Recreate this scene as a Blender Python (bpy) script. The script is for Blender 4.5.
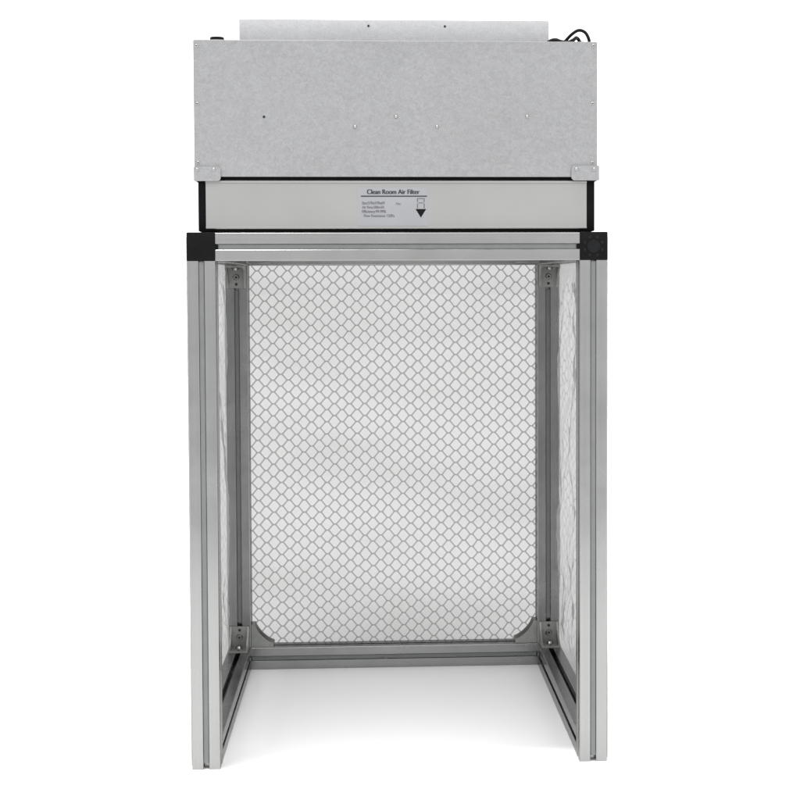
import bpy, bmesh, math, random
from mathutils import Vector, Matrix, noise

for _o in list(bpy.data.objects):
    bpy.data.objects.remove(_o)
S = bpy.context.scene
C = S.collection

# ------------------------------------------------------------------ camera
YAW, PITCH, ROLL = 0.05625728, 0.04144324, -0.00330477
cy, sy = math.cos(YAW), math.sin(YAW)
cp, sp = math.cos(PITCH), math.sin(PITCH)
fw = Vector((sy * cp, cy * cp, -sp))
rt = Vector((cy, -sy, 0))
up = rt.cross(fw)
r2 = rt * math.cos(ROLL) + up * math.sin(ROLL)
u2 = -rt * math.sin(ROLL) + up * math.cos(ROLL)
cam_d = bpy.data.cameras.new('camera')
cam = bpy.data.objects.new('camera', cam_d)
C.objects.link(cam)
M3 = Matrix((r2, u2, -fw)).transposed()
cam.matrix_world = Matrix.Translation((-0.03916301, -2.15978047, 0.69848547)) @ M3.to_4x4()
cam_d.sensor_width = 36
cam_d.lens = 36 * 1509.67286 / 800
cam_d.shift_x = -56.710565 / 800
cam_d.shift_y = -54.902569 / 800
cam_d.clip_start = 0.05
cam_d.clip_end = 500
S.camera = cam
S.render.resolution_x = 1024
S.render.resolution_y = 1024
S.view_settings.view_transform = 'Standard'
S.view_settings.look = 'None'
S.view_settings.exposure = 0
S.view_settings.gamma = 1

# ------------------------------------------------------------------ studio light (white all round, dimmer on the photographer's side)
world = bpy.data.worlds.new('World')
S.world = world
world.use_nodes = True
nt = world.node_tree
nt.nodes.clear()
wo = nt.nodes.new('ShaderNodeOutputWorld')
bg = nt.nodes.new('ShaderNodeBackground')
tc = nt.nodes.new('ShaderNodeTexCoord')
sep = nt.nodes.new('ShaderNodeSeparateXYZ')
nt.links.new(tc.outputs['Generated'], sep.inputs[0])


def wramp(sock, pts):
    mr = nt.nodes.new('ShaderNodeMapRange')
    mr.inputs[1].default_value = -1
    mr.inputs[2].default_value = 1
    nt.links.new(sock, mr.inputs[0])
    cr = nt.nodes.new('ShaderNodeValToRGB')
    cr.color_ramp.interpolation = 'EASE'
    e = cr.color_ramp.elements
    while len(e) > 1:
        e.remove(e[-1])
    for i, (p, v) in enumerate(pts):
        q = e[0] if i == 0 else e.new((p + 1) / 2)
        q.position = (p + 1) / 2
        q.color = (v, v, v, 1)
    nt.links.new(mr.outputs[0], cr.inputs[0])
    return cr.outputs[0]


WORLD_FRONT = [(-1, .70), (-.12, .66), (0.0, .76), (.12, .80), (.28, .74), (.46, 1.2), (.75, 1.9), (1, 1.2)]
WORLD_BACK = [(-1, 1.22), (-.02, 1.22), (.06, 1.22), (.3, .95), (1, .85)]
front = wramp(sep.outputs['Z'], WORLD_FRONT)
mixf = wramp(sep.outputs['Y'], [(-1, 0), (-.30, 0), (.25, 1), (1, 1)])
mx = nt.nodes.new('ShaderNodeMix')
mx.data_type = 'RGBA'
nt.links.new(mixf, mx.inputs[0])
nt.links.new(front, mx.inputs[6])
nt.links.new(wramp(sep.outputs['Z'], WORLD_BACK), mx.inputs[7])
nt.links.new(mx.outputs[2], bg.inputs[0])
bg.inputs[1].default_value = 1.62
nt.links.new(bg.outputs[0], wo.inputs[0])

# overhead key lamp, a touch to the left and in front
sun_d = bpy.data.lights.new('key_lamp', 'SUN')
sun_d.energy = 1.4
sun_d.angle = math.radians(3)
sun_d.color = (1, .99, .975)
sun = bpy.data.objects.new('key_lamp', sun_d)
C.objects.link(sun)
sun.rotation_euler = Vector((.10, .065, -.8)).to_track_quat('-Z', 'Y').to_euler()


# ------------------------------------------------------------------ materials
def new_mat(name):
    m = bpy.data.materials.new(name)
    m.use_nodes = True
    t = m.node_tree
    return m, t, t.nodes['Principled BSDF']


def nd(t, kind, **kw):
    n = t.nodes.new(kind)
    for k, v in kw.items():
        setattr(n, k, v)
    return n


def noise_tex(t, scale, vec_scale=(1, 1, 1), detail=3, rough=.5):
    c = nd(t, 'ShaderNodeTexCoord')
    mp = nd(t, 'ShaderNodeMapping')
    mp.inputs['Scale'].default_value = vec_scale
    t.links.new(c.outputs['Object'], mp.inputs[0])
    n = nd(t, 'ShaderNodeTexNoise')
    n.inputs['Scale'].default_value = scale
    n.inputs['Detail'].default_value = detail
    n.inputs['Roughness'].default_value = rough
    t.links.new(mp.outputs[0], n.inputs['Vector'])
    return n.outputs['Fac']


def ramp(t, sock, stops):
    r = nd(t, 'ShaderNodeValToRGB')
    e = r.color_ramp.elements
    e[0].position, e[1].position = stops[0][0], stops[-1][0]
    e[0].color = (*stops[0][1], 1)
    e[1].color = (*stops[-1][1], 1)
    for p, c in stops[1:-1]:
        q = e.new(p)
        q.color = (*c, 1)
    t.links.new(sock, r.inputs[0])
    return r.outputs[0]


def bump(t, b, sock, dist, strength=1.0):
    n = nd(t, 'ShaderNodeBump')
    n.inputs['Distance'].default_value = dist
    n.inputs['Strength'].default_value = strength
    t.links.new(sock, n.inputs['Height'])
    t.links.new(n.outputs[0], b.inputs['Normal'])


def g3(v, tint=(1, 1, 1)):
    return tuple(v * k for k in tint)


def aluminium(name, axis, base=.32, rough=.23, smudge=.0):
    """anodised extrusion: faint draw lines along its length"""
    m, t, b = new_mat(name)
    sc = [180, 180, 180]
    sc[axis] = 1.2
    f = noise_tex(t, 1.0, sc, 3)
    big = noise_tex(t, 9.0, (1, 1, 1), 4, .6)
    mm = nd(t, 'ShaderNodeMath', operation='MULTIPLY_ADD')
    t.links.new(f, mm.inputs[0])
    mm.inputs[1].default_value = .55
    t.links.new(big, mm.inputs[2])
    tint = (.985, 1.0, .985)
    if smudge:
        sm = noise_tex(t, 55.0, (1, 1, 1), 5, .75)
        k = nd(t, 'ShaderNodeMath', operation='MULTIPLY_ADD')
        t.links.new(sm, k.inputs[0])
        k.inputs[1].default_value = smudge
        t.links.new(mm.outputs[0], k.inputs[2])
        k2 = nd(t, 'ShaderNodeMath', operation='SUBTRACT')
        t.links.new(k.outputs[0], k2.inputs[0])
        k2.inputs[1].default_value = .5 * smudge
        mm = k2
    t.links.new(ramp(t, mm.outputs[0], [(.45, g3(base * .9, tint)), (1.1, g3(base * 1.06, tint))]), b.inputs['Base Color'])
    t.links.new(ramp(t, big, [(.3, g3(rough - .05)), (.7, g3(rough + .08))]), b.inputs['Roughness'])
    b.inputs['Metallic'].default_value = 1.0
    b.inputs['Specular Tint'].default_value = (.6, .6, .6, 1)
    bump(t, b, f, .00008, .15)
    return m


ALU = [aluminium('anodised_aluminium_x', 0), aluminium('anodised_aluminium_y', 1, .44, smudge=1.0), aluminium('anodised_aluminium_z', 2)]


def galvanised(name, base, tint=(.99, .995, 1.012)):
    m, t, b = new_mat(name)
    c = nd(t, 'ShaderNodeTexCoord')
    dn = nd(t, 'ShaderNodeTexNoise')
    dn.inputs['Scale'].default_value = 160
    t.links.new(c.outputs['Object'], dn.inputs['Vector'])
    va = nd(t, 'ShaderNodeVectorMath', operation='MULTIPLY_ADD')
    t.links.new(dn.outputs['Color'], va.inputs[0])
    va.inputs[1].default_value = (.006, .006, .006)
    t.links.new(c.outputs['Object'], va.inputs[2])
    vo = nd(t, 'ShaderNodeTexVoronoi')
    vo.inputs['Scale'].default_value = 190
    t.links.new(va.outputs[0], vo.inputs['Vector'])
    sepc = nd(t, 'ShaderNodeSeparateColor')
    t.links.new(vo.outputs['Color'], sepc.inputs[0])
    fine = noise_tex(t, 420, (1, 1, 1), 4, .7)
    big = noise_tex(t, 5, (1, 1, 1), 4, .55)
    a = nd(t, 'ShaderNodeMath', operation='MULTIPLY_ADD')
    t.links.new(sepc.outputs[0], a.inputs[0])
    a.inputs[1].default_value = .16
    t.links.new(fine, a.inputs[2])
    a2 = nd(t, 'ShaderNodeMath', operation='MULTIPLY_ADD')
    t.links.new(big, a2.inputs[0])
    a2.inputs[1].default_value = .25
    t.links.new(a.outputs[0], a2.inputs[2])
    t.links.new(ramp(t, a2.outputs[0], [(.45, g3(base * .84, tint)), (1.0, g3(base * 1.15, tint))]), b.inputs['Base Color'])
    b.inputs['Metallic'].default_value = .55
    t.links.new(ramp(t, a.outputs[0], [(.3, g3(.38)), (.9, g3(.56))]), b.inputs['Roughness'])
    bump(t, b, big, .004, .25)
    return m


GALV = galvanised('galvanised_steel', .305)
GALV2 = galvanised('galvanised_steel_lit', .405)  # same steel, base colour lightened to replace missing floor bounce on the cover


def plain(name, col, rough, metallic=0.0, var=.12, scale=30, bumpd=0.0, spec=.5):
    m, t, b = new_mat(name)
    b.inputs['Specular IOR Level'].default_value = spec
    f = noise_tex(t, scale, (1, 1, 1), 4, .6)
    t.links.new(ramp(t, f, [(.3, tuple(c * (1 - var) for c in col)), (.7, tuple(c * (1 + var) for c in col))]), b.inputs['Base Color'])
    t.links.new(ramp(t, f, [(.3, g3(max(.05, rough - .06))), (.7, g3(rough + .06))]), b.inputs['Roughness'])
    b.inputs['Metallic'].default_value = metallic
    if bumpd:
        bump(t, b, f, bumpd, .5)
    return m


PANEL = plain('filter_frame_aluminium', (.315, .317, .309), .42, .55, .03, 7)
GASKET = plain('black_rubber_gasket', (.005, .005, .0055), .6, 0, .2, 60, spec=.05)
BLACKP = plain('black_moulded_plastic', (.006, .006, .0065), .45, 0, .15, 80, .0004, spec=.07)
CAPGREY = plain('dark_grey_plastic', (.008, .0084, .009), .5, 0, .1, 80, spec=.12)
COVER = plain('grey_slot_strip', (.15, .156, .156), .5, 0, .08, 40)
CAST = plain('cast_aluminium', (.30, .307, .295), .45, .8, .12, 90, .0006)
ZINC = plain('bright_zinc_screw', (.36, .36, .36), .28, 1, .06, 200)
HOLE = plain('dark_punched_hole', (.012, .012, .012), .7, 0, .1, 80)
LABEL = plain('sticker_film', (.315, .318, .337), .35, .45, .02, 20)
INK = plain('black_ink', (.02, .02, .022), .6, 0, .05, 50)
INKSOFT = plain('grey_ink', (.085, .085, .09), .6, 0, .05, 50)
CABLE = plain('black_cable_jacket', (.008, .008, .0085), .4, 0, .1, 60, spec=.12)
MEDIA = plain('white_filter_media', (.75, .75, .73), .8, 0, .04, 60)
TIE = plain('white_nylon', (.75, .75, .75), .5, 0, .03, 60)
FLOORM = plain('white_studio_floor', (.93, .93, .93), .75, 0, .004, 4)


def curtain_mat(name, line=.74):
    """clear soft sheet printed with a grey honeycomb grid; uv is in metres"""
    m, t, b = new_mat(name)
    P, Q, A, LW = .0278, .0221, .0050, .0013
    uv = nd(t, 'ShaderNodeUVMap')
    nz = nd(t, 'ShaderNodeTexNoise')
    nz.inputs['Scale'].default_value = 22
    nz.inputs['Detail'].default_value = 1
    t.links.new(uv.outputs[0], nz.inputs['Vector'])
    wob = nd(t, 'ShaderNodeVectorMath', operation='MULTIPLY_ADD')
    t.links.new(nz.outputs['Color'], wob.inputs[0])
    wob.inputs[1].default_value = (.0032, .0032, 0)
    t.links.new(uv.outputs[0], wob.inputs[2])
    s = nd(t, 'ShaderNodeSeparateXYZ')
    t.links.new(wob.outputs[0], s.inputs[0])

    def mth(op, a, bb=None, cc=None):
        n = nd(t, 'ShaderNodeMath', operation=op)
        for i, v in enumerate((a, bb, cc)):
            if v is None:
                continue
            if isinstance(v, (int, float)):
                n.inputs[i].default_value = v
            else:
                t.links.new(v, n.inputs[i])
        return n.outputs[0]
    x = mth('PINGPONG', s.outputs[0], P / 2)
    y = mth('PINGPONG', s.outputs[1], Q / 2)
    p0, p1 = (A / 2, Q / 2), (P / 2 - A / 2, 0.0)
    nx, ny = (p0[1] - p1[1]), (p1[0] - p0[0])
    L = math.hypot(nx, ny)
    nx, ny = nx / L, ny / L
    d = nx * p0[0] + ny * p0[1]
    np_ = mth('SUBTRACT', mth('ADD', mth('MULTIPLY', x, nx), mth('MULTIPLY', y, ny)), d)
    inside = mth('LESS_THAN', np_, 0.0)
    # distance to the flat joints
    yt = mth('SUBTRACT', Q / 2, y)
    flat = mth('ADD', mth('MULTIPLY', inside, yt), mth('MULTIPLY', mth('SUBTRACT', 1.0, inside), y))
    dist = mth('SMOOTH_MIN', mth('ABSOLUTE', np_), flat, .0016)
    mr = nd(t, 'ShaderNodeMapRange')
    t.links.new(dist, mr.inputs[0])
    mr.inputs[1].default_value = LW * .25
    mr.inputs[2].default_value = LW * 1.15
    mr.inputs[3].default_value = 1
    mr.inputs[4].default_value = 0
    line_f = mth('MULTIPLY', mr.outputs[0], line)
    # cloudiness of the sheet
    cl = nd(t, 'ShaderNodeTexNoise')
    mp = nd(t, 'ShaderNodeMapping')
    mp.inputs['Scale'].default_value = (1.6, 6.0, 1)
    t.links.new(uv.outputs[0], mp.inputs[0])
    t.links.new(mp.outputs[0], cl.inputs['Vector'])
    cl.inputs['Scale'].default_value = 1
    cl.inputs['Detail'].default_value = 3
    lw = nd(t, 'ShaderNodeLayerWeight')
    lw.inputs['Blend'].default_value = .35
    fac = mth('ADD', mth('MULTIPLY_ADD', cl.outputs['Fac'], .12, .18), mth('MULTIPLY', lw.outputs['Facing'], .42))
    fac = mth('MINIMUM', fac, .93)
    tr = nd(t, 'ShaderNodeBsdfTransparent')
    t.links.new(ramp(t, cl.outputs['Fac'], [(.32, (.405, .407, .41)), (.50, (.388, .390, .388)), (.68, (.355, .357, .353))]), tr.inputs[0])
    b.inputs['Base Color'].default_value = (.36, .365, .365, 1)
    b.inputs['Roughness'].default_value = .14
    tl = nd(t, 'ShaderNodeBsdfTranslucent')
    tl.inputs[0].default_value = (.45, .455, .45, 1)
    body = nd(t, 'ShaderNodeMixShader')
    body.inputs[0].default_value = .4
    t.links.new(b.outputs[0], body.inputs[1])
    t.links.new(tl.outputs[0], body.inputs[2])
    film = nd(t, 'ShaderNodeMixShader')
    t.links.new(fac, film.inputs[0])
    t.links.new(tr.outputs[0], film.inputs[1])
    t.links.new(body.outputs[0], film.inputs[2])
    ln = nd(t, 'ShaderNodeBsdfDiffuse')
    ln.inputs[0].default_value = (.19, .192, .19, 1)
    fin = nd(t, 'ShaderNodeMixShader')
    t.links.new(line_f, fin.inputs[0])
    t.links.new(film.outputs[0], fin.inputs[1])
    t.links.new(ln.outputs[0], fin.inputs[2])
    t.links.new(fin.outputs[0], t.nodes['Material Output'].inputs[0])
    return m


FILM = curtain_mat('clear_grid_curtain')
FILM_SIDE = curtain_mat('clear_crumpled_curtain', .45)


# ------------------------------------------------------------------ helpers
def link(name, bm, mat, parent=None, smooth=None):
    bmesh.ops.recalc_face_normals(bm, faces=bm.faces)
    me = bpy.data.meshes.new(name)
    bm.to_mesh(me)
    bm.free()
    me.materials.append(mat)
    o = bpy.data.objects.new(name, me)
    C.objects.link(o)
    if parent is not None:
        o.parent = parent
        o.matrix_parent_inverse = Matrix.Identity(4)
        o.location = -world_loc(parent)
    if smooth is not None:
        for p in me.polygons:
            p.use_smooth = True
        me.set_sharp_from_angle(angle=math.radians(smooth))
    return o


def world_loc(o):
    v = Vector((0, 0, 0))
    while o is not None:
        v += o.location
        o = o.parent
    return v


def thing(name, label, cat, loc=(0, 0, 0)):
    o = bpy.data.objects.new(name, None)
    o.empty_display_size = .05
    C.objects.link(o)
    o.location = loc
    o['label'] = label
    o['category'] = cat
    return o


def box(bm, a, b, bev=0.0, seg=2):
    g = bmesh.ops.create_cube(bm, size=1)
    vs = g['verts']
    for v in vs:
        v.co = Vector(((v.co.x + .5) * (b[0] - a[0]) + a[0], (v.co.y + .5) * (b[1] - a[1]) + a[1], (v.co.z + .5) * (b[2] - a[2]) + a[2]))
    if bev:
        es = set()
        for v in vs:
            es.update(v.link_edges)
        bmesh.ops.bevel(bm, geom=list(es), offset=bev, segments=seg, affect='EDGES', profile=.5)


def prism(bm, pts, to3, d0, d1):
    """extrude a 2-D outline; to3(u, v, d) gives the 3-D point"""
    a = [bm.verts.new(to3(u, v, d0)) for u, v in pts]
    b = [bm.verts.new(to3(u, v, d1)) for u, v in pts]
    n = len(pts)
    for i in range(n):
        bm.faces.new((a[i], a[(i + 1) % n], b[(i + 1) % n], b[i]))
    bm.faces.new(list(reversed(a)))
    bm.faces.new(b)


def cyl(bm, c, axis, r, h, seg=20, r2=None, bev=0):
    q = Vector(axis).to_track_quat('Z', 'Y').to_matrix().to_4x4()
    mt = Matrix.Translation(Vector(c) + Vector(axis).normalized() * h / 2) @ q
    g = bmesh.ops.create_cone(bm, cap_ends=True, segments=seg, radius1=r, radius2=r if r2 is None else r2, depth=h, matrix=mt)
    return g


def dome(bm, c, axis, r, h, seg=16, rings=4):
    ax = Vector(axis).normalized()
    q = ax.to_track_quat('Z', 'Y').to_matrix()
    prev = None
    base = None
    for k in range(rings):
        a = k / rings * math.pi / 2
        ring = [bm.verts.new(Vector(c) + q @ Vector((r * math.cos(a) * math.cos(w), r * math.cos(a) * math.sin(w), h * math.sin(a)))) for w in [2 * math.pi * i / seg for i in range(seg)]]
        if prev:
            for i in range(seg):
                bm.faces.new((prev[i], prev[(i + 1) % seg], ring[(i + 1) % seg], ring[i]))
        else:
            base = ring
        prev = ring
    t = bm.verts.new(Vector(c) + ax * h)
    for i in range(seg):
        bm.faces.new((prev[i], prev[(i + 1) % seg], t))
    bm.faces.new(list(reversed(base)))


def tube(bm, pts, r, seg=12):
    # catmull-rom resample, then sweep
    P = [Vector(p) for p in pts]
    P = [P[0] * 2 - P[1]] + P + [P[-1] * 2 - P[-2]]
    out = []
    for i in range(1, len(P) - 2):
        for k in range(8):
            s = k / 8
            a, b, c, d = P[i - 1], P[i], P[i + 1], P[i + 2]
            out.append(.5 * ((2 * b) + (c - a) * s + (2 * a - 5 * b + 4 * c - d) * s * s + (3 * b - a - 3 * c + d) * s ** 3))
    out.append(P[-2])
    prev = None
    nrm = None
    first = None
    for i, p in enumerate(out):
        t = (out[min(i + 1, len(out) - 1)] - out[max(i - 1, 0)]).normalized()
        if nrm is None:
            nrm = t.orthogonal().normalized()
        nrm = (nrm - t * nrm.dot(t)).normalized()
        bn = t.cross(nrm)
        ring = [bm.verts.new(p + (nrm * math.cos(w) + bn * math.sin(w)) * r) for w in [2 * math.pi * k / seg for k in range(seg)]]
        if prev:
            for k in range(seg):
                bm.faces.new((prev[k], prev[(k + 1) % seg], ring[(k + 1) % seg], ring[k]))
        else:
            first = ring
        prev = ring
    bm.faces.new(list(reversed(first)))
    bm.faces.new(prev)


# ------------------------------------------------------------------ setting
bm = bmesh.new()
# white sheet: unseen front edge cut short to darken the stand's reflections, runs out to the horizon behind it
vv = [bm.verts.new(c) for c in ((-60, -1.7, 0), (60, -1.7, 0), (60, 90, 0), (-60, 90, 0))]
bm.faces.new(vv)
fl = link('floor', bm, FLOORM)
fl['kind'] = 'structure'

# ------------------------------------------------------------------ the aluminium stand
W, D, H, T = .60, .60, .770, .040
stand = thing('frame_stand', 'open-fronted silver aluminium frame with black top corners and grid-patterned clear curtains', 'frame')


def profile(half=.020):
    """40 mm slotted square profile, one closed outline"""
    s, w, dp, lip = .0041, .0098, .0125, .0045
    R = .0014
    side = []
    # along the +y face going from +x corner to -x corner
    for k in range(5):
        a = math.radians(45 + 45 * k / 4)
        side.append((half - R + R * math.cos(a), half - R + R * math.sin(a)))
    side += [(s + .0006, half), (s, half - .0006), (s, half - lip), (w, half - lip), (w, half - lip - .003), (s, half - dp),
             (-s, half - dp), (-w, half - lip - .003), (-w, half - lip), (-s, half - lip), (-s, half - .0006), (-s - .0006, half)]
    for k in range(4):
        a = math.radians(90 + 45 * k / 4)
        side.append((-half + R + R * math.cos(a), half - R + R * math.sin(a)))
    pts = []
    for k in range(4):
        c, s_ = [(1, 0), (0, 1), (-1, 0), (0, -1)][k]
        pts += [(x * c - y * s_, x * s_ + y * c) for x, y in side]
    return pts


PROF = profile()


def bar(name, axis, c, d0, d1):
    """c: the two cross coordinates of the centre line"""
    bm = bmesh.new()
    f = {0: lambda u, v, d: Vector((d, c[0] + u, c[1] + v)),
         1: lambda u, v, d: Vector((c[0] + u, d, c[1] + v)),
         2: lambda u, v, d: Vector((c[0] + u, c[1] + v, d))}[axis]
    prism(bm, PROF, f, d0, d1)
    return link(name, bm, ALU[axis], stand)


def strip(par, a, b):
    bm = bmesh.new()
    box(bm, a, b, .0004, 1)
    return link('slot_strip', bm, COVER, par)


xl, xr = -W / 2 + T / 2, W / 2 - T / 2
e = .0038      # strip half width, inside the 8.2 mm slot
for x in (xl, xr):
    p = bar('post', 2, (x, T / 2), 0, H - T)
    strip(p, (x - e, .0022, .0085), (x + e, .0036, H - T - .001))
    p = bar('post', 2, (x, D - T / 2), 0, H - T)
    strip(p, (x - e, D - T + .0026, .086), (x + e, D - T + .0040, H - T - .044))
b_ = bar('top_beam', 0, (T / 2, H - T / 2), -W / 2 + T, W / 2 - T)
strip(b_, (-.258, .0026, H - T / 2 - e), (.258, .0040, H - T / 2 + e))
bar('top_beam', 0, (D - T / 2, H - T / 2), -W / 2 + T, W / 2 - T)
b_ = bar('bottom_beam', 0, (D - T / 2, T / 2), -W / 2 + T, W / 2 - T)
strip(b_, (-.2585, D - T + .0028, T / 2 - e), (.2585, D - T + .0042, T / 2 + e))
for x in (xl, xr):
    bar('top_beam', 1, (x, H - T / 2), T, D - T)
    bar('bottom_beam', 1, (x, T / 2), T, D - T)

# corner cubes
for x, sx in ((-W / 2, 1), (W / 2, -1)):
    for y, syy in ((0, 1), (D, -1)):
        bm = bmesh.new()
        a = (min(x, x + sx * T), min(y, y + syy * T), H - T)
        b = (max(x, x + sx * T), max(y, y + syy * T), H)
        box(bm, (a[0] - .0006, a[1] - .0006, a[2]), (b[0] + .0006, b[1] + .0006, b[2] + .0008), .0016, 2)
        # tongue reaching into the slot of the beam
        xa = x + sx * T
        box(bm, (min(xa, xa + sx * .004) - .0005, a[1] + (.0008 if y == 0 else .03), H - T / 2 - .0036), (max(xa, xa + sx * .004), a[1] + (.008 if y == 0 else .0385), H - T / 2 + .0036))
        cc = link('corner_connector', bm, BLACKP, stand, 40)
        if x > 0 and y == 0:
            cc['label'] = 'black corner cube with a round moulded cap on its face'
            bm = bmesh.new()
            cx, cz = x - T / 2, H - T / 2
            cyl(bm, (cx, -.0005, cz), (0, -1, 0), .0095, .0012, 32)
            for k in range(8):
                w = math.radians(22.5 + 45 * k)
                dome(bm, (cx + .0135 * math.cos(w), -.0005, cz + .0135 * math.sin(w)), (0, -1, 0), .0024, .0010, 10, 3)
            link('cap', bm, CAPGREY, cc, 40)


def bracket(o, a, b, c, size=.040, wid=.034):
    """cast gusset bracket in the corner o; flanges run along a and b, width along c"""
    o, a, b, c = Vector(o), Vector(a), Vector(b), Vector(c)
    th, web = .0040, .0032
    h = wid / 2
    gap = .0003

    def to3(u, v, d):
        return o + a * (u + gap) + b * (v + gap) + c * d
    bm = bmesh.new()
    prism(bm, [(0, 0), (size, 0), (size, th), (th, th), (th, size), (0, size)], to3, -h + web, h - web)
    # webs with a concave free edge
    pts = [(0, 0), (size, 0), (size, th + .0022)]
    for k in range(1, 10):
        w = k / 10
        P0, P1, P2 = (size - .003, th + .0030), (.0170, .0170), (th + .0030, size - .003)
        pts.append(tuple((1 - w) ** 2 * P0[i] + 2 * w * (1 - w) * P1[i] + w * w * P2[i] for i in (0, 1)))
    pts += [(th + .0022, size), (0, size)]
    prism(bm, pts, to3, -h, -h + web)
    prism(bm, pts, to3, h - web, h)
    br = link('corner_bracket', bm, CAST, stand, 30)
    for d1, d2 in ((a, b), (b, a)):
        pos = o + d1 * .021 + d2 * (th + gap)
        bm = bmesh.new()
        cyl(bm, pos - d1 * .0, d2, .0068, .0012, 24)
        cyl(bm, pos + d2 * .0012, d2, .0058, .0034, 20, .0042)
        scr = link('screw', bm, ZINC, br, 40)
        bm = bmesh.new()
        cyl(bm, pos + d2 * .0044, d2, .0024, .0004, 6)
        link('screw_socket', bm, HOLE, br)
        bm = bmesh.new()
        cyl(bm, pos + d1 * .0125, d2, .0026, .0002, 16)
        link('slot_hole', bm, HOLE, br)
    return br


for x, s in ((xl, 1), (xr, -1)):
    bracket((x, D - T, T), (0, 0, 1), (0, -1, 0), (1, 0, 0))
    bracket((x, D - T, H - T), (0, 0, -1), (0, -1, 0), (1, 0, 0))
    bracket((x + s * T / 2, D - T / 2, T), (0, 0, 1), (s, 0, 0), (0, 1, 0))
    bracket((x + s * T / 2, D - T, H - T / 2), (0, -1, 0), (s, 0, 0), (0, 0, 1))
    bracket((x + s * T / 2, T, H - T / 2), (0, 1, 0), (s, 0, 0), (0, 0, 1))


# curtains: hung outside the frame
def curtain(to3, u0, u1, v0, v1, nu, nv, amp, seed, label, uo=0, vo=0, creases=(), inward=False):
    bm = bmesh.new()
    uvl = bm.loops.layers.uv.new('UVMap')
    vs = []
    for j in range(nv + 1):
        row = []
        for i in range(nu + 1):
            u = u0 + (u1 - u0) * i / nu
            v = v0 + (v1 - v0) * j / nv
            pin = min(1, (u - u0) / .05, (u1 - u) / .05, (v1 - v) / .04, .35 + (v - v0) / .06)
            pin = max(0, pin)
            n1 = noise.noise(Vector((u * 9 + v * 3 + seed, v * 4.5, seed)))
            q = Vector((u * 16 + v * 10 + seed * 2, v * 13 - u * 8, seed * 1.7))
            n2 = 1 - abs(noise.noise(q)) * 2.2
            q3 = Vector((u * 42 - v * 20, v * 30 + u * 12, seed * 3.1))
            n3 = 1 - abs(noise.noise(q3)) * 2
            d = amp * pin * (n1 * 1.2 + n2 * .55 + n3 * .22 + .3)
            if inward:
                # between the posts the sheet sags inwards, elsewhere it lies on the bars
                open_ = max(0, min(1, (u - .045) / .03, (.555 - u) / .03, (v - .045) / .03, (.725 - v) / .03))
                d = min(.0012, -d) if open_ > .999 else (-d * open_ + .0006 * n1 * n1)
            for cz, ch in creases:
                k = (v + .012 * noise.noise(Vector((u * 5, cz, 1))) - cz) / .007
                d += ch * math.exp(-k * k)
            row.append((bm.verts.new(to3(u, v, d if inward else max(d, -.0005))), u, v))
        vs.append(row)
    for j in range(nv):
        for i in range(nu):
            q = (vs[j][i], vs[j][i + 1], vs[j + 1][i + 1], vs[j + 1][i])
            f = bm.faces.new([k[0] for k in q])
            f.smooth = True
            for lp, k in zip(f.loops, q):
                lp[uvl].uv = (k[1] - uo, k[2] - vo)
    c = link('curtain', bm, FILM_SIDE if 'side' in label else FILM, stand)
    c['label'] = label
    return c


curtain(lambda u, v, d: Vector((u, D + .0012 + d, v)), -.297, .297, .004, .764, 90, 220, .0011, 3.3, 'clear grid-patterned curtain across the back of the frame', -.2455, .7115, ((.462, .0020), (.222, .0014)))
curtain(lambda u, v, d: Vector((-W / 2 - .0012 - d, u, v)), .004, .597, .004, .764, 100, 130, .0062, 7.7, 'clear crumpled curtain down the left side of the frame', inward=True)
curtain(lambda u, v, d: Vector((W / 2 + .0012 + d, u, v)), .004, .597, .004, .764, 100, 130, .0080, 12.1, 'clear crumpled curtain down the right side of the frame', inward=True)

# ------------------------------------------------------------------ the filter
FB = .7722
filt = thing('filter_box', 'shallow grey filter with black edges and printed label, between steel box and frame', 'filter', (0, .3, FB))
bm = bmesh.new()
FY = .0145
box(bm, (-.2849, FY, FB), (.2836, .585, .8525), .0012, 2)
link('gasket', bm, GASKET, filt, 40)
bm = bmesh.new()
# front face with rolled lips top and bottom
z0, z1 = .7758, .8446
prof = [(FY + .003, z0), (FY - .0022, z0), (FY - .0030, z0 + .0008), (FY - .0030, z0 + .0026), (FY - .0016, z0 + .0034),
        (FY - .0016, z1 - .0040), (FY - .0030, z1 - .0032), (FY - .0030, z1 - .0008), (FY - .0022, z1), (FY + .003, z1)]
prism(bm, prof, lambda u, v, d: Vector((d, u, v)), -.2739, .2717)
link('front_panel', bm, PANEL, filt)
bm = bmesh.new()
box(bm, (-.262, .036, FB - .0034), (.262, .562, FB + .001))
link('filter_media', bm, MEDIA, filt)
# label
LY = FY - .0016
lab = bmesh.new()
box(lab, (-.0585, LY - .0003, .7800), (.0425, LY + .0002, .8345))
label_o = link('label', lab, LABEL, filt)
LY -= .0003


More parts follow.
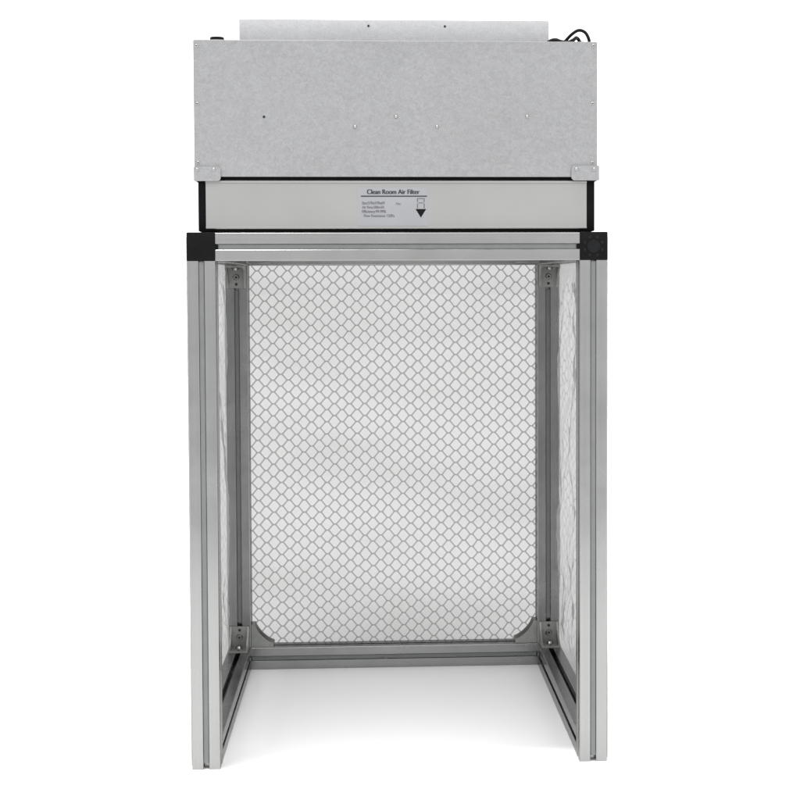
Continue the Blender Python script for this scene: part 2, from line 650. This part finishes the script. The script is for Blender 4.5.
def words(txt, x0, x1, zbase, h, mat, bold=0.0, lean=0.0):
    cu = bpy.data.curves.new('lettering', 'FONT')
    cu.body = txt
    cu.size = h
    cu.extrude = .00012
    ob = bpy.data.objects.new('tmp', cu)
    C.objects.link(ob)
    bpy.context.view_layer.update()
    dg = bpy.context.evaluated_depsgraph_get()
    me = bpy.data.meshes.new_from_object(ob.evaluated_get(dg))
    bpy.data.objects.remove(ob)
    xs = [v.co.x for v in me.vertices]
    k = (x1 - x0) / (max(xs) - min(xs))
    mn = min(xs)
    for v in me.vertices:
        v.co = Vector((x0 + (v.co.x - mn) * k + lean * v.co.y, LY - .00014 - v.co.z, zbase + v.co.y))
    if bold:
        bb = bmesh.new()
        bb.from_mesh(me)
        g = bmesh.ops.duplicate(bb, geom=list(bb.verts) + list(bb.edges) + list(bb.faces))
        for q in g['geom']:
            if isinstance(q, bmesh.types.BMVert):
                q.co += Vector((bold, -.00004, 0))
        bb.to_mesh(me)
        bb.free()
    me.name = 'lettering'
    me.materials.clear()
    me.materials.append(mat)
    o = bpy.data.objects.new('lettering', me)
    C.objects.link(o)
    o.parent = label_o
    o.location = (0, 0, 0)
    return o


words('Clean Room Air Filter', -.0450, .0300, .8254, .0096, INK, .0009)
bm = bmesh.new()
box(bm, (-.0535, LY - .0002, .8215), (.0412, LY + .0001, .8232))
link('printed_rule', bm, INK, label_o)
words('Size:570x570x69', -.0520, -.0198, .8108, .0056, INKSOFT, .0002)
words('No.', -.0032, .0040, .8100, .0050, INKSOFT, .00005)
words('Air Flow:500m3/h', -.0520, -.0205, .8048, .0054, INKSOFT, .0002)
words('Efficiency:99.99%', -.0520, -.0180, .7986, .0058, INKSOFT, .0003)
words('Flow Resistance 120Pa', -.0495, -.0058, .7926, .0056, INKSOFT, .0002)
bm = bmesh.new()
ax0, ax1 = .0268, .0378
for (za, zb) in ((.8195, .8140), (.8120, .8050)):
    box(bm, (ax0, LY - .0002, zb), (ax0 + .0013, LY + .0001, za))
    box(bm, (ax1 - .0013, LY - .0002, zb), (ax1, LY + .0001, za))
for zc in (.8122, .8185):
    box(bm, (ax0 + .0018, LY - .00025, zc), (ax1 - .0018, LY + .0001, zc + .0011))
link('arrow_shaft', bm, INKSOFT, label_o)
bm = bmesh.new()
prism(bm, [(.0247, .8040), (.0399, .8040), (.0323, .7918)], lambda u, v, d: Vector((u, d, v)), LY - .0003, LY + .0001)
link('arrow_head', bm, plain('solid_black_ink', (.006, .006, .006), .7, 0, .05, spec=.1), label_o)

# ------------------------------------------------------------------ the fan housing
FZ = .8440
fan = thing('fan_box', 'large grey galvanised steel box with screws and black cord, on top of the filter', 'fan housing', (0, .3, FZ))
HY = .0105
ZT = 1.0425
bm = bmesh.new()
# sheet housing, front sheet slightly dished between the screws
nx_, nz_ = 46, 18
xa, xb, za, zb = -.2893, .2868, .8500, ZT
grid = []
for j in range(nz_ + 1):
    row = []
    for i in range(nx_ + 1):
        x = xa + (xb - xa) * i / nx_
        z = za + (zb - za) * j / nz_
        k = min(1, min(x - xa, xb - x) / .03, min(z - za, zb - z) / .03)
        d = .0011 * k * noise.noise(Vector((x * 6, z * 8, 4.2)))
        row.append(bm.verts.new((x, HY + d, z)))
    grid.append(row)
for j in range(nz_):
    for i in range(nx_):
        bm.faces.new((grid[j][i], grid[j][i + 1], grid[j + 1][i + 1], grid[j + 1][i]))
bk = {}
ring = [grid[0][i] for i in range(nx_ + 1)] + [grid[j][nx_] for j in range(1, nz_ + 1)] + [grid[nz_][i] for i in range(nx_ - 1, -1, -1)] + [grid[j][0] for j in range(nz_ - 1, 0, -1)]
back = [bm.verts.new((v.co.x, .5885, v.co.z)) for v in ring]
n = len(ring)
for i in range(n):
    bm.faces.new((ring[i], back[i], back[(i + 1) % n], ring[(i + 1) % n]))
bm.faces.new(back)
link('housing', bm, GALV, fan, 30)
# lid flange turned over the top edge, and side seams
bm = bmesh.new()
box(bm, (xa + .0012, HY + .0015, ZT - .0022), (xb - .0012, .587, ZT + .0010), .0005, 1)
link('lid', bm, GALV, fan)
# raised box
bm = bmesh.new()
box(bm, (-.2363, .150, ZT + .001), (.2336, .450, 1.0960), .0010, 2)
box(bm, (-.2355, .1508, 1.0945), (.2328, .4492, 1.0968), .0004, 1)
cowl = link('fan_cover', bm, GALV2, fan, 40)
cyl_pts = []
for px in (-.0415, .0745):
    bm = bmesh.new()
    cyl(bm, (px, .1501, 1.0875), (0, -1, 0), .0018, .0006, 12)
    link('cover_hole', bm, HOLE, cowl)  # dark disc standing in for a punched hole


def clip(x0, x1, z0, z1, inner):
    """corner plate wrapping round the side; inner = +1 when its rounded end points to +x"""
    R = .0050
    pts = []
    for (cx, cz, a0) in ((x1 - R, z1 - R, 0), (x0 + R, z1 - R, 90), (x0 + R, z0 + R, 180), (x1 - R, z0 + R, 270)):
        rr = R if ((cx > (x0 + x1) / 2) == (inner > 0)) else .0012
        ccx = (x1 - rr) if cx > (x0 + x1) / 2 else (x0 + rr)
        ccz = (z1 - rr) if cz > (z0 + z1) / 2 else (z0 + rr)
        for k in range(5):
            w = math.radians(a0 + 90 * k / 4)
            pts.append((ccx + rr * math.cos(w), ccz + rr * math.sin(w)))
    bm = bmesh.new()
    prism(bm, pts, lambda u, v, d: Vector((u, d, v)), HY - .0030, HY - .0012)
    xo = x0 if inner > 0 else x1
    box(bm, (xo, HY - .0012, z0 + .0006), (xo + inner * .0016, HY + .045, z1 - .0006)) if inner > 0 else box(bm, (xo - .0016, HY - .0012, z0 + .0006), (xo, HY + .045, z1 - .0006))
    return link('corner_plate', bm, GALV, fan, 30)


def screw(par, x, z, y, r=.0026):
    bm = bmesh.new()
    dome(bm, (x, y, z), (0, -1, 0), r, r * .62, 14, 4)
    cyl(bm, (x, y + .0003, z), (0, -1, 0), r * 1.25, .0006, 16)
    s = link('screw', bm, ZINC, par, 50)
    bm = bmesh.new()
    a = r * .5
    box(bm, (x - a, y - r * .66, z - a * .28), (x + a, y - r * .4, z + a * .28))
    box(bm, (x - a * .28, y - r * .65, z - a), (x + a * .28, y - r * .4, z + a))
    if par is fan:
        link('screw_cross', bm, HOLE, s)
    else:
        bm.free()


c1 = clip(-.2900, -.2520, .8436, .8640, 1)
c2 = clip(.2490, .2893, .8447, .8660, -1)
screw(c1, -.2851, .8600, HY - .0030)
screw(c1, -.2618, .8600, HY - .0030)
screw(c2, .2562, .8610, HY - .0030)
screw(c2, .2820, .8610, HY - .0030)
for x, z in ((-.2848, 1.0345), (-.2843, .9530), (-.2840, .8700), (.2812, 1.0375), (.2800, .9550), (.2800, .8705)):
    screw(fan, x, z, HY)
for x, z in ((-.0613, .9213), (-.0027, .9356), (.0559, .9215), (.1854, .9361)):
    bm = bmesh.new()
    dome(bm, (x, HY + .0008, z), (0, -1, 0), .0030, .0032, 16, 5)
    link('stud', bm, ZINC, fan, 50)
bm = bmesh.new()
cyl(bm, (-.1904, HY + .001, .9347), (0, -1, 0), .0019, .0014, 14)
link('pin_hole', bm, HOLE, fan)

# speed knob on the lid
bm = bmesh.new()
cyl(bm, (-.2600, .055, ZT + .001), (0, 0, 1), .0125, .0052, 28)
kb = link('knob_base', bm, GALV, fan, 40)
bm = bmesh.new()
cyl(bm, (-.2600, .055, ZT + .0062), (0, 0, 1), .0108, .0048, 28, .0098)
link('knob', bm, BLACKP, fan, 40)

# power cord looping over the lid
bm = bmesh.new()
tube(bm, [(.2225, .100, ZT + .0020), (.2300, .085, ZT + .0050), (.2400, .075, ZT + .0062), (.2480, .070, ZT + .0110), (.2570, .066, ZT + .0200),
          (.2670, .064, ZT + .0258), (.2765, .062, ZT + .0225), (.2822, .062, ZT + .0120), (.2820, .066, ZT + .0042), (.2780, .09, ZT + .0040), (.274, .20, ZT + .0040), (.268, .45, ZT + .0040)], .0024, 12)
cord = link('power_cord', bm, CABLE, fan, 60)
bm = bmesh.new()
tube(bm, [(.2400, .060, ZT + .0060), (.2500, .056, ZT + .0068), (.2590, .058, ZT + .0112), (.2640, .064, ZT + .0150), (.2690, .070, ZT + .0110), (.2700, .08, ZT + .0040), (.262, .12, ZT + .0035)], .0026, 12)
link('power_cord', bm, CABLE, fan, 60)
bm = bmesh.new()
tube(bm, [(.2200, .070, ZT + .0050), (.2260, .066, ZT + .0098), (.2330, .064, ZT + .0112), (.2410, .063, ZT + .0084), (.2520, .064, ZT + .0072), (.262, .066, ZT + .0066)], .0034, 12)
link('cord_bundle', bm, CABLE, fan, 60)
bm = bmesh.new()
box(bm, (.2700, .082, ZT + .001), (.2778, .090, ZT + .0150), .001, 2)
link('cable_tie', bm, TIE, fan)
